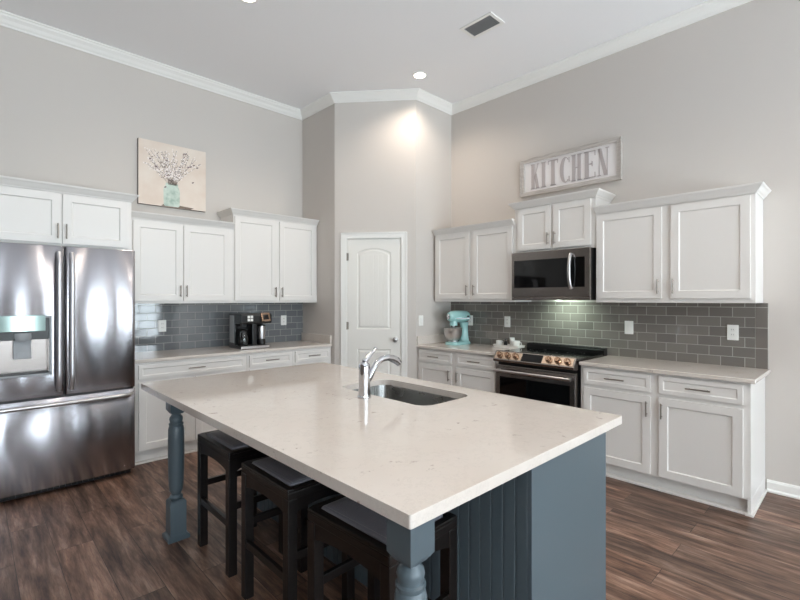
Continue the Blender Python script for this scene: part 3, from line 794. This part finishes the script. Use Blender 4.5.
def island_leg(x0, y0):
    w_ = 0.090; cx, cy = x0 + w_ / 2, y0 + w_ / 2; mb = MB()
    def sq(hw, z): return [(cx - hw, cy - hw, z), (cx + hw, cy - hw, z), (cx + hw, cy + hw, z), (cx - hw, cy + hw, z)]
    mb.loops([sq(.030, .750), sq(.045, .772), sq(.045, IZ)], smooth=False)
    mb.loops([sq(.045, .030), sq(.045, .222), sq(.034, .236)], smooth=False)
    mb.loops([sq(.061, 0), sq(.061, .020), sq(.054, .025), sq(.048, .030), sq(.045, .034)], smooth=False)
    mb.lathe([(.024, .234), (.034, .238), (.038, .246), (.034, .256), (.026, .262), (.029, .272), (.037, .285), (.041, .32), (.0445, .42), (.0455, .52), (.0455, .60), (.044, .655), (.040, .672), (.037, .676),
              (.041, .684), (.041, .690), (.034, .694), (.036, .705), (.038, .716), (.036, .728), (.027, .738), (.025, .744), (.030, .752)], (cx, cy, 0), 32)
    return ibuild(mb, 'leg', M['island'], isl, sharp=40)
island_leg(0.800, 0.797); island_leg(0.860, 2.860)

# ---------------------------------------------------------------- stools
def make_stool():
    t = thing('counter_stool', '', 'stool', (0, 0, 0))
    a, b = 0.175, 0.222   # half depth (X), half width (Y)
    H = 0.648
    mb = MB(); ft = .030
    mb.box(-a, -b, H - .045, a, b, H - .014)
    mb.box(-a, -b, H - .016, -a + ft, b, H); mb.box(a - ft, -b, H - .016, a, b, H)
    mb.box(-a + ft, -b, H - .016, a - ft, -b + ft, H); mb.box(-a + ft, b - ft, H - .016, a - ft, b, H)
    mb.build('seat', M['espresso'], t, .004)
    # padded cushion with a soft crown
    mb = MB(); rings = []
    for ins, z in ((0, H - .012), (0, H - .002), (.003, H + .003), (.010, H + .007), (.05, H + .010), (.11, H + .011)):
        rings.append([(x, y, z) for x, y in rrect(-a + ft + .002 + ins, a - ft - .002 - ins, -b + ft + .002 + ins, b - ft - .002 - ins, .018, 4)])
    mb.loops(rings); cu = mb.build('cushion', M['leather'], t)
    mb = MB()
    x_, y_ = a - ft - .018, b - ft - .018; zz = H + .0068
    for k in range(44): 
        u = -y_ + 2 * y_ * k / 43
        for sx_ in (-x_, x_): mb.box(sx_ - .0012, u - .0025, zz, sx_ + .0012, u + .0025, zz + .0012)
    for k in range(30):
        u = -x_ + 2 * x_ * k / 29
        for sy_ in (-y_, y_): mb.box(u - .0025, sy_ - .0012, zz, u + .0025, sy_ + .0012, zz + .0012)
    mb.build('stitching', M['midgrey'], cu)
    lw = .045
    for sx_ in (-1, 1):
        for sy_ in (-1, 1):
            x0 = sx_ * a - (lw if sx_ > 0 else 0); y0 = sy_ * b - (lw if sy_ > 0 else 0)
            mb = MB().box(x0, y0, 0, x0 + lw, y0 + lw, H - .045); mb.build('leg', M['espresso'], t, .003)
    for sx_ in (-1, 1):
        x0 = sx_ * a - (.024 if sx_ > 0 else -.004); 
        n = 10; L = b - lw
        poly = [(-L, H - .045), (L, H - .045)] + [(L - 2 * L * i / n, H - .108 + .02 * math.sin(PI * i / n) ** .7) for i in range(n + 1)]
        mb = MB().prism(poly, 'x', x0, x0 + .020); mb.build('apron', M['espresso'], t)
        MB().box(x0, -L, .25, x0 + .020, L, .285).build('stretcher', M['espresso'], t, .002)
    for sy_ in (-1, 1):
        y0 = sy_ * b - (.024 if sy_ > 0 else -.004); L = a - lw; n = 10
        poly = [(-L, H - .045), (L, H - .045)] + [(L - 2 * L * i / n, H - .105 + .02 * math.sin(PI * i / n) ** .7) for i in range(n + 1)]
        MB().prism(poly, 'y', y0, y0 + .020).build('apron', M['espresso'], t)
        MB().box(-L, y0, .34, L, y0 + .020, .375).build('stretcher', M['espresso'], t, .002)
    return t
st = make_stool()
for i, (x, y, rz_, lab) in enumerate(((0.967 + .175, 2.508, 0.0, 'dark counter stool farthest from the camera, nearest the far turned leg'),
                          (0.951 + .175, 1.885, 0.0, 'middle dark counter stool tucked under the island'),
                          (0.935 + .175, 1.262, 0.04, 'dark counter stool nearest the camera, beside the near turned leg'))):
    o = st if i == 0 else copy_tree(st)
    o.location = (x, y, 0); o.rotation_euler.z = rz_; o['label'] = lab; o['group'] = 'stools along the island'

# ---------------------------------------------------------------- coffee maker
cf = thing('coffee_maker', 'black two-sided coffee maker with bronze control pad', 'coffee maker', (2.195, 4.66, CZ))
mb = MB()
mb.box(-.162, -.15, 0, .162, .14, .035); mb.box(-.162, 0.0, .035, .162, .14, .30); mb.box(-.02, -.12, .035, .03, 0.0, .27)
mb.build('body', M['black'], cf, .006)
mb = MB().prism([(-.15, .262), (-.165, .28), (-.165, .355), (-.14, .370), (.14, .370), (.14, .262)], 'x', -.162, .18); hd = mb.build('brew_head', M['black'], cf, .005)
mb = MB().box(.0-.160, -.157, .004, .160, -.150, .030); mb.build('base_trim', M['steel'], cf, .002)
mb = MB().box(-.165, .01, .06, -.1615, .12, .35); mb.build('reservoir_window', M['midgrey'], cf, .001)
mb = MB()
for i in (0, 1):
    for j in (0, 1): mb.box(-.095 + i * .032, -.169, .292 + j * .032, -.068 + i * .032, -.164, .318 + j * .032)
mb.build('button', M['plate'], hd, .002)
R_ = Matrix.Rotation(-.35, 3, 'X')
mb = MB().box(.050, -.190, .285, .148, -.165, .380, rot=R_); cpn = mb.build('control_pad', M['bronze'], hd, .004)
MB().box(.068, -.194, .305, .130, -.188, .360, rot=R_).build('screen', M['blackglass'], cpn, .002)
mb = MB().lathe([(.035, .262), (.03, .235), (.02, .23)], (-.10, -.08, 0), 18); mb.build('filter_basket', M['darkgrey'], cf)
mb = MB().lathe([(.045, .035), (.045, .095)], (.097, -.085, 0), 20); mb.build('cup_stand', M['black'], cf)
ca = thing('carafe', 'glass coffee carafe on the left side of the coffee maker', 'carafe', (2.090, 4.58, CZ + .035))
mb = MB().lathe([(.045, 0), (.058, .008), (.062, .05), (.058, .10), (.042, .135), (.040, .15)], (0, 0, 0), 24, cap1=False); mb.build('jug', M['carafe'], ca)
mb = MB().lathe([(.043, .148), (.045, .165), (.030, .175), (.002, .178)], (0, 0, 0), 24); mb.build('lid', M['black'], ca)
mb = MB().tube([(-.035, -.030, .150), (-.055, -.055, .148), (-.062, -.060, .10), (-.052, -.045, .04), (-.044, -.038, .035)], .007, 10); mb.build('handle', M['black'], ca)
cu = thing('travel_mug', 'steel travel mug under the bronze side of the coffee maker', 'mug', (2.292, 4.575, CZ + .095))
mb = MB().lathe([(.036, 0), (.040, .004), (.043, .06), (.044, .12), (.043, .138)], (0, 0, 0), 24); mb.build('cup', M['steel'], cu)
mb = MB().lathe([(.0445, .138), (.0445, .148), (.036, .155), (.002, .156)], (0, 0, 0), 24); mb.build('lid', M['black'], cu)

# ---------------------------------------------------------------- stand mixer
mx = thing('stand_mixer', 'aqua stand mixer with steel bowl on the corner counter', 'mixer', (4.125, 3.320, CZ), math.atan2(.10, -.99))
mx.scale = (.98, 1.0, 1.13)
# local +x = direction of the head
mb = MB(); rings = []
def stad(x0, x1, r0, r1, z, n=10):
    P = []
    for i in range(n + 1): a = -PI / 2 + PI * i / n; P.append((x1 + r1 * math.cos(a), r1 * math.sin(a), z))
    for i in range(n + 1): a = PI / 2 + PI * i / n; P.append((x0 + r0 * math.cos(a), r0 * math.sin(a), z))
    return P
mb.loops([stad(-.09, .085, .075, .095, 0), stad(-.09, .085, .078, .098, .008), stad(-.09, .085, .075, .095, .022), stad(-.09, .085, .065, .085, .030)])
mb.build('base', M['teal'], mx, sharp=50)
mb = MB().loops([stad(-.095, -.075, .062, .055, .026), stad(-.098, -.082, .050, .042, .06), stad(-.10, -.088, .043, .036, .12), stad(-.10, -.085, .042, .038, .18), stad(-.10, -.07, .048, .044, .225)])
mb.build('column', M['teal'], mx, sharp=50)
mb = MB().lathe([(.002, -.170), (.030, -.166), (.048, -.150), (.057, -.12), (.062, -.06), (.063, .02), (.060, .09), (.054, .13), (.046, .152), (.038, .160)], (0, 0, .285), 28, axis='x', sy=1.0)
mb.lathe([(.047, .195), (.045, .24)], (.085, 0, 0), 20)
hd = mb.build('head', M['teal'], mx, sharp=50)
mb = MB().lathe([(.0645, -.004), (.0645, .004)], (0, 0, 0), 4)
mb = MB()
for s in (-1, 1): mb.box(-.14, s * .0585 - .003, .262, .10, s * .0585 + .003, .271)
mb.build('trim_band', M['chrome'], hd)
mb = MB().lathe([(.026, .158), (.026, .172), (.018, .176), (.002, .177)], (0, 0, .285), 18, axis='x'); mb.build('attachment_hub', M['chrome'], hd)
mb = MB().sphere((-.09, -.067, .285), .012); mb.sphere((-.09, .067, .285), .012); mb.build('speed_knob', M['black'], hd)
mb = MB().lathe([(.012, .20), (.012, .10)], (.085, 0, 0), 12); mb.tube([(.085, 0, .14), (.085, .05, .12), (.085, .055, .08), (.085, .02, .05), (.085, 0, .045), (.085, -.02, .05), (.085, -.055, .08), (.085, -.05, .12), (.085, 0, .14)], .005, 8)
mb.build('beater', M['steel'], hd)
bw = thing('mixing_bowl', 'polished steel mixing bowl seated in the aqua mixer', 'bowl', (0, 0, 0))
ang = math.atan2(.10, -.99); bw.location = (4.125 + .088 * math.cos(ang), 3.320 + .088 * math.sin(ang), CZ + .035)
bw.rotation_euler.z = ang; bw.scale = (1.1, 1.1, 1.0)
mb = MB().lathe([(.05, 0), (.052, .006), (.05, .012), (.068, .03), (.086, .065), (.095, .11), (.098, .155), (.101, .158), (.098, .160), (.095, .155), (.092, .11), (.08, .062), (.06, .03), (.002, .02)], (0, 0, 0), 32, cap1=False); mb.build('basin', M['steel'], bw, sharp=60)

# ---------------------------------------------------------------- tray and cups
ty = thing('tray', 'small white rectangular tray left of the range', 'tray', (4.235, 2.715, CZ), RZ)
mb = MB(); 
for (ins, z) in ((.012, 0),): pass
R1 = lambda i, z: [(x, y, z) for x, y in rrect(-.165 + i, .165 - i, -.075 + i, .075 - i, .015, 4)]
mb.loops([R1(.010, 0), R1(0, .030), R1(.004, .030), R1(.014, .008)], smooth=False); mb.build('dish', M['white'], ty)
def cup(label, lx, ly, r, hh, handle=True, name='cup', m_='white', cat='cup'):
    # place in the tray's frame
    c_, s_ = math.cos(RZ), math.sin(RZ)
    t = thing(name, label, cat, (4.235 + c_ * lx - s_ * ly, 2.715 + s_ * lx + c_ * ly, CZ + .008))
    mb = MB().lathe([(r * .6, 0), (r * .66, .004), (r * .9, hh * .35), (r, hh * .7), (r, hh), (r * .93, hh), (r * .9, hh * .6), (r * .55, .01), (.001, .01)], (0, 0, 0), 22, cap1=False); mb.build('bowl', M[m_], t, sharp=60)
    if handle:
        mb = MB().tube([(0.0, -r * .95, hh * .8), (0, -r * 1.4, hh * .78), (0, -r * 1.5, hh * .5), (0, -r * 1.2, hh * .28), (0, -r * .85, hh * .25)], .004, 8); mb.build('handle', M[m_], t)
cup('small white cup at the left end of the tray', -.115, -.01, .036, .062)
cup('large white mug at the right end of the tray', .095, -.012, .046, .070)
cup('tall white creamer standing behind the cups on the tray', .02, .035, .028, .098, False, 'creamer', 'white', 'creamer')
t = thing('bottle', 'tiny dark bottle between the cups on the tray', 'bottle', (4.215, 2.742, CZ + .008))
MB().lathe([(.018, 0), (.020, .004), (.020, .045), (.009, .06), (.009, .072)], (0, 0, 0), 16).build('glass', M['black'], t)
MB().lathe([(.011, .072), (.011, .085)], (0, 0, 0), 14).build('cap', M['darkgrey'], t)

# ---------------------------------------------------------------- kitchen sign
sg = thing('wall_sign', 'whitewashed framed sign reading KITCHEN above the microwave', 'sign', (XB - .001, 2.610, 2.535), RZ)
SWd, SHt = 1.040, 0.395
mb = MB().box(.03, -.016, .03, SWd - .03, 0, SHt - .03); mb.build('board', M['signface'], sg)
mb = MB(); fw = .042
for b in ((0, 0, SWd, fw), (0, SHt - fw, SWd, SHt), (0, fw, fw, SHt - fw), (SWd - fw, fw, SWd, SHt - fw)): mb.box(b[0], -.034, b[1], b[2], 0, b[3])
for b in ((0, 0, SWd, .010), (0, SHt - .010, SWd, SHt), (0, .01, .010, SHt - .010), (SWd - .010, .010, SWd, SHt - .010)): mb.box(b[0], -.042, b[1], b[2], -.034, b[3])
mb.build('frame', M['whitewood'], sg, .002)
def letters():
    z0, z1 = .068, .327; H_ = z1 - z0; th = .040; hn = .009; se = .007
    def add(ch, x0, x1):
        mb = MB(); Y0, Y1 = -.022, -.015
        P = lambda poly: mb.prism(poly, 'y', Y0, Y1)
        bx = lambda a, b, c, d: P([(a, b), (c, b), (c, d), (a, d)])
        W_ = x1 - x0
        def serif(xa, xb): bx(xa, z0, xb, z0 + se); bx(xa, z1 - se, xb, z1)
        if ch == 'K':
            bx(x0 + .008, z0, x0 + .008 + th * .85, z1); serif(x0, x0 + .044)
            P([(x0 + .038, z0 + H_ * .42), (x1 - .016, z1 - .004), (x1 - .007, z1 - .004), (x0 + .038, z0 + H_ * .36)]); bx(x1 - .024, z1 - se, x1 + .002, z1)
            P([(x0 + .044, z0 + H_ * .46), (x0 + .066, z0 + H_ * .62), (x1, z0), (x1 - .032, z0)]); bx(x1 - .038, z0, x1 + .004, z0 + se)
        elif ch == 'I':
            bx(x0 + .010, z0, x1 - .010, z1); serif(x0, x1)
        elif ch == 'T':
            c_ = (x0 + x1) / 2; bx(c_ - th / 2, z0, c_ + th / 2, z1); bx(c_ - th * .8, z0, c_ + th * .8, z0 + se); bx(x0, z1 - hn, x1, z1)
            bx(x0, z1 - .04, x0 + .007, z1); bx(x1 - .007, z1 - .04, x1, z1)
        elif ch == 'C':
            n = 18; cx_, cz = (x0 + x1) / 2 + .006, (z0 + z1) / 2; ro, rz_ = W_ / 2 + .004, H_ / 2
            oo, ii = [], []
            for k in range(n + 1):
                a = math.radians(52) + math.radians(256) * k / n
                oo.append((cx_ + ro * math.cos(a), cz + rz_ * math.sin(a)))
                ii.append((cx_ + .010 + (ro - th * .72) * math.cos(a), cz + (rz_ - hn) * math.sin(a)))
            for k in range(n): P([oo[k], oo[k + 1], ii[k + 1], ii[k]])
            bx(x1 - .009, z1 - .062, x1, z1 - .01); bx(x1 - .009, z0 + .01, x1, z0 + .062)
        elif ch == 'H':
            bx(x0 + .008, z0, x0 + .008 + th * .85, z1); bx(x1 - .008 - th * .85, z0, x1 - .008, z1); serif(x0, x0 + .044); serif(x1 - .044, x1)
            bx(x0 + .03, z0 + H_ * .48, x1 - .03, z0 + H_ * .48 + hn)
        elif ch == 'E':
            bx(x0 + .008, z0, x0 + .008 + th, z1); bx(x0, z0, x1, z0 + hn); bx(x0, z1 - hn, x1, z1); bx(x0 + .03, z0 + H_ * .5, x1 - .028, z0 + H_ * .5 + hn)
            bx(x1 - .007, z0, x1, z0 + .05); bx(x1 - .007, z1 - .05, x1, z1); bx(x1 - .034, z0 + H_ * .5 - .02, x1 - .028, z0 + H_ * .5 + .028)
        elif ch == 'N':
            bx(x0 + .010, z0, x0 + .017, z1); bx(x1 - .017, z0, x1 - .010, z1)
            P([(x0, z1), (x0 + .034, z1), (x1 - .010, z0), (x1 - .044, z0)]); bx(x0 - .002, z0, x0 + .03, z0 + se); bx(x1 - .03, z1 - se, x1 + .004, z1)
        mb.build('letter', M['signletter'], sg)
    for ch, a, b in (('K', .118, .213), ('I', .236, .292), ('T', .315, .424), ('C', .441, .545), ('H', .563, .668), ('E', .690, .800), ('N', .823, .924)):
        add(ch, a, b)
letters()

# ---------------------------------------------------------------- canvas picture
pc = thing('canvas_picture', 'cream canvas painting of blossom sprays in a mint glass jar', 'picture', (1.528, YA - .001, 2.385))
PW, PH = .650, .645
mb = MB().box(-PW / 2, -.036, 0, PW / 2, 0, PH, 1)
mb.build('stretcher_frame', [M['canvas'], M['canvasshade']], pc)
mb = MB().box(-PW / 2, -.038, .001, PW / 2, -.0362, PH); mb.build('canvas', M['canvas'], pc)
mb = MB()
yy = -.0384
def blob(mb, x, z, rx, rz_, mi, y, n=8, rot=0):
    mb.f([(x + rx * math.cos(2 * PI * k / n) * math.cos(rot) - rz_ * math.sin(2 * PI * k / n) * math.sin(rot), y, z + rx * math.cos(2 * PI * k / n) * math.sin(rot) + rz_ * math.sin(2 * PI * k / n) * math.cos(rot)) for k in range(n)], mi)
jar = [(-.085, .02), (-.075, .008), (.055, .008), (.067, .02), (.070, .17), (.062, .20), (.050, .222), (.052, .245), (-.068, .245), (-.066, .222), (-.082, .20), (-.088, .17)]
mb.f([(x - .01, yy, z) for x, z in jar], 0)
mb.f([(-.12, yy + .0002, .004), (.17, yy + .0002, .002), (.20, yy + .0002, .018), (.05, yy + .0002, .028), (-.10, yy + .0002, .022)], 1)
mb.build('painted_jar', [M['jar'], M['jarshade']], pc)
mb = MB(); y = yy - .0002
k = 0
for s in range(46):
    x, z = random.uniform(-.05, .035), .23; ang_ = random.uniform(-.8, .8); L = random.uniform(.14, .40)
    px_, pz = x, z
    steps = 9
    for q in range(steps):
        ang_ += random.uniform(-.14, .14)
        nx_, nz_ = px_ + math.sin(ang_) * L / steps, pz + math.cos(ang_) * L / steps
        if not (-.29 < nx_ < .29 and nz_ < .60): break
        d = Vector((nz_ - pz, -(nx_ - px_))).normalized() * .0012
        mb.f([(px_ - d.x, y, pz - d.y), (px_ + d.x, y, pz + d.y), (nx_ + d.x, y, nz_ + d.y), (nx_ - d.x, y, nz_ - d.y)], 0)
        if q > 1:
            for c_ in range(2):
                y2 = y - .0002 - .00002 * (k % 12); k += 1
                r_ = random.random(); mi = 1 if r_ < .60 else 2 if r_ < .80 else 0
                blob(mb, nx_ + random.uniform(-.016, .016), nz_ + random.uniform(-.016, .016), random.uniform(.004, .010) if mi == 1 else random.uniform(.003, .007), random.uniform(.003, .006), mi, y2, 7, random.uniform(0, 3))
        px_, pz = nx_, nz_
for x, z in ((.145, .445), (.170, .455), (.20, .475), (.235, .455), (.10, .575), (.12, .58), (-.165, .39), (-.22, .46), (.19, .29), (-.08, .20)):
    k += 1; blob(mb, x, z, .013, .007, 2, y - .0005 - .00002 * (k % 12), 8, .5)
mb.build('painted_blossom', [M['twig'], M['petal'], M['bud']], pc)

# ---------------------------------------------------------------- ceiling fittings
def make_can():
    t = thing('recessed_light', '', 'light', (0, 0, 0))
    MB().lathe([(.078, 0), (.078, -.006), (.060, -.008), (.058, -.001)], (0, 0, 0), 32, cap0=False, cap1=False).build('trim_ring', M['trim'], t)
    MB().lathe([(.060, -.001), (.060, -.004)], (0, 0, 0), 32).build('lens', M['lens'], t)
    return t
c0 = make_can()
for i, (x, y) in enumerate(CANS):
    o = c0 if i == 0 else copy_tree(c0)
    o.location = (x, y, CEIL)
    o['label'] = 'lit recessed ceiling light beside the pantry corner' if i == 0 else 'recessed ceiling light elsewhere over the room'
    o['group'] = 'recessed ceiling lights'
    l = bpy.data.lights.new('recessed_lamp', 'SPOT'); l.energy = CAN_POWER; l.color = (1, 0.86, 0.73); l.spot_size = math.radians(150); l.spot_blend = 0.7; l.shadow_soft_size = 0.06
    lo = bpy.data.objects.new('recessed_lamp', l); lo.location = (x, y, CEIL - .02); COL.objects.link(lo)
vt = thing('ceiling_vent', 'small white louvered air vent in the ceiling', 'vent', (3.215, 2.33, CEIL))
mb = MB(); a, b, fw = .105, .165, .028
for q in ((-a, -b, a, -b + fw), (-a, b - fw, a, b), (-a, -b + fw, -a + fw, b - fw), (a - fw, -b + fw, a, b - fw)): mb.box(q[0], q[1], -.008, q[2], q[3], 0)
mb.build('frame', M['trim'], vt, .002)
MB().box(-a + fw, -b + fw, -.001, a - fw, b - fw, 0).build('duct_shade', M['black'], vt)  # dark of the duct painted as a thin black sheet
mb = MB()
for i in range(9):
    x = -a + fw + .009 + i * (2 * (a - fw) - .018) / 8; mb.box(x - .0028, -b + fw, -.0085, x + .0028, b - fw, -.0065, rot=Matrix.Rotation(.5, 3, 'Y'))
mb.build('louver', M['midgrey'], vt)
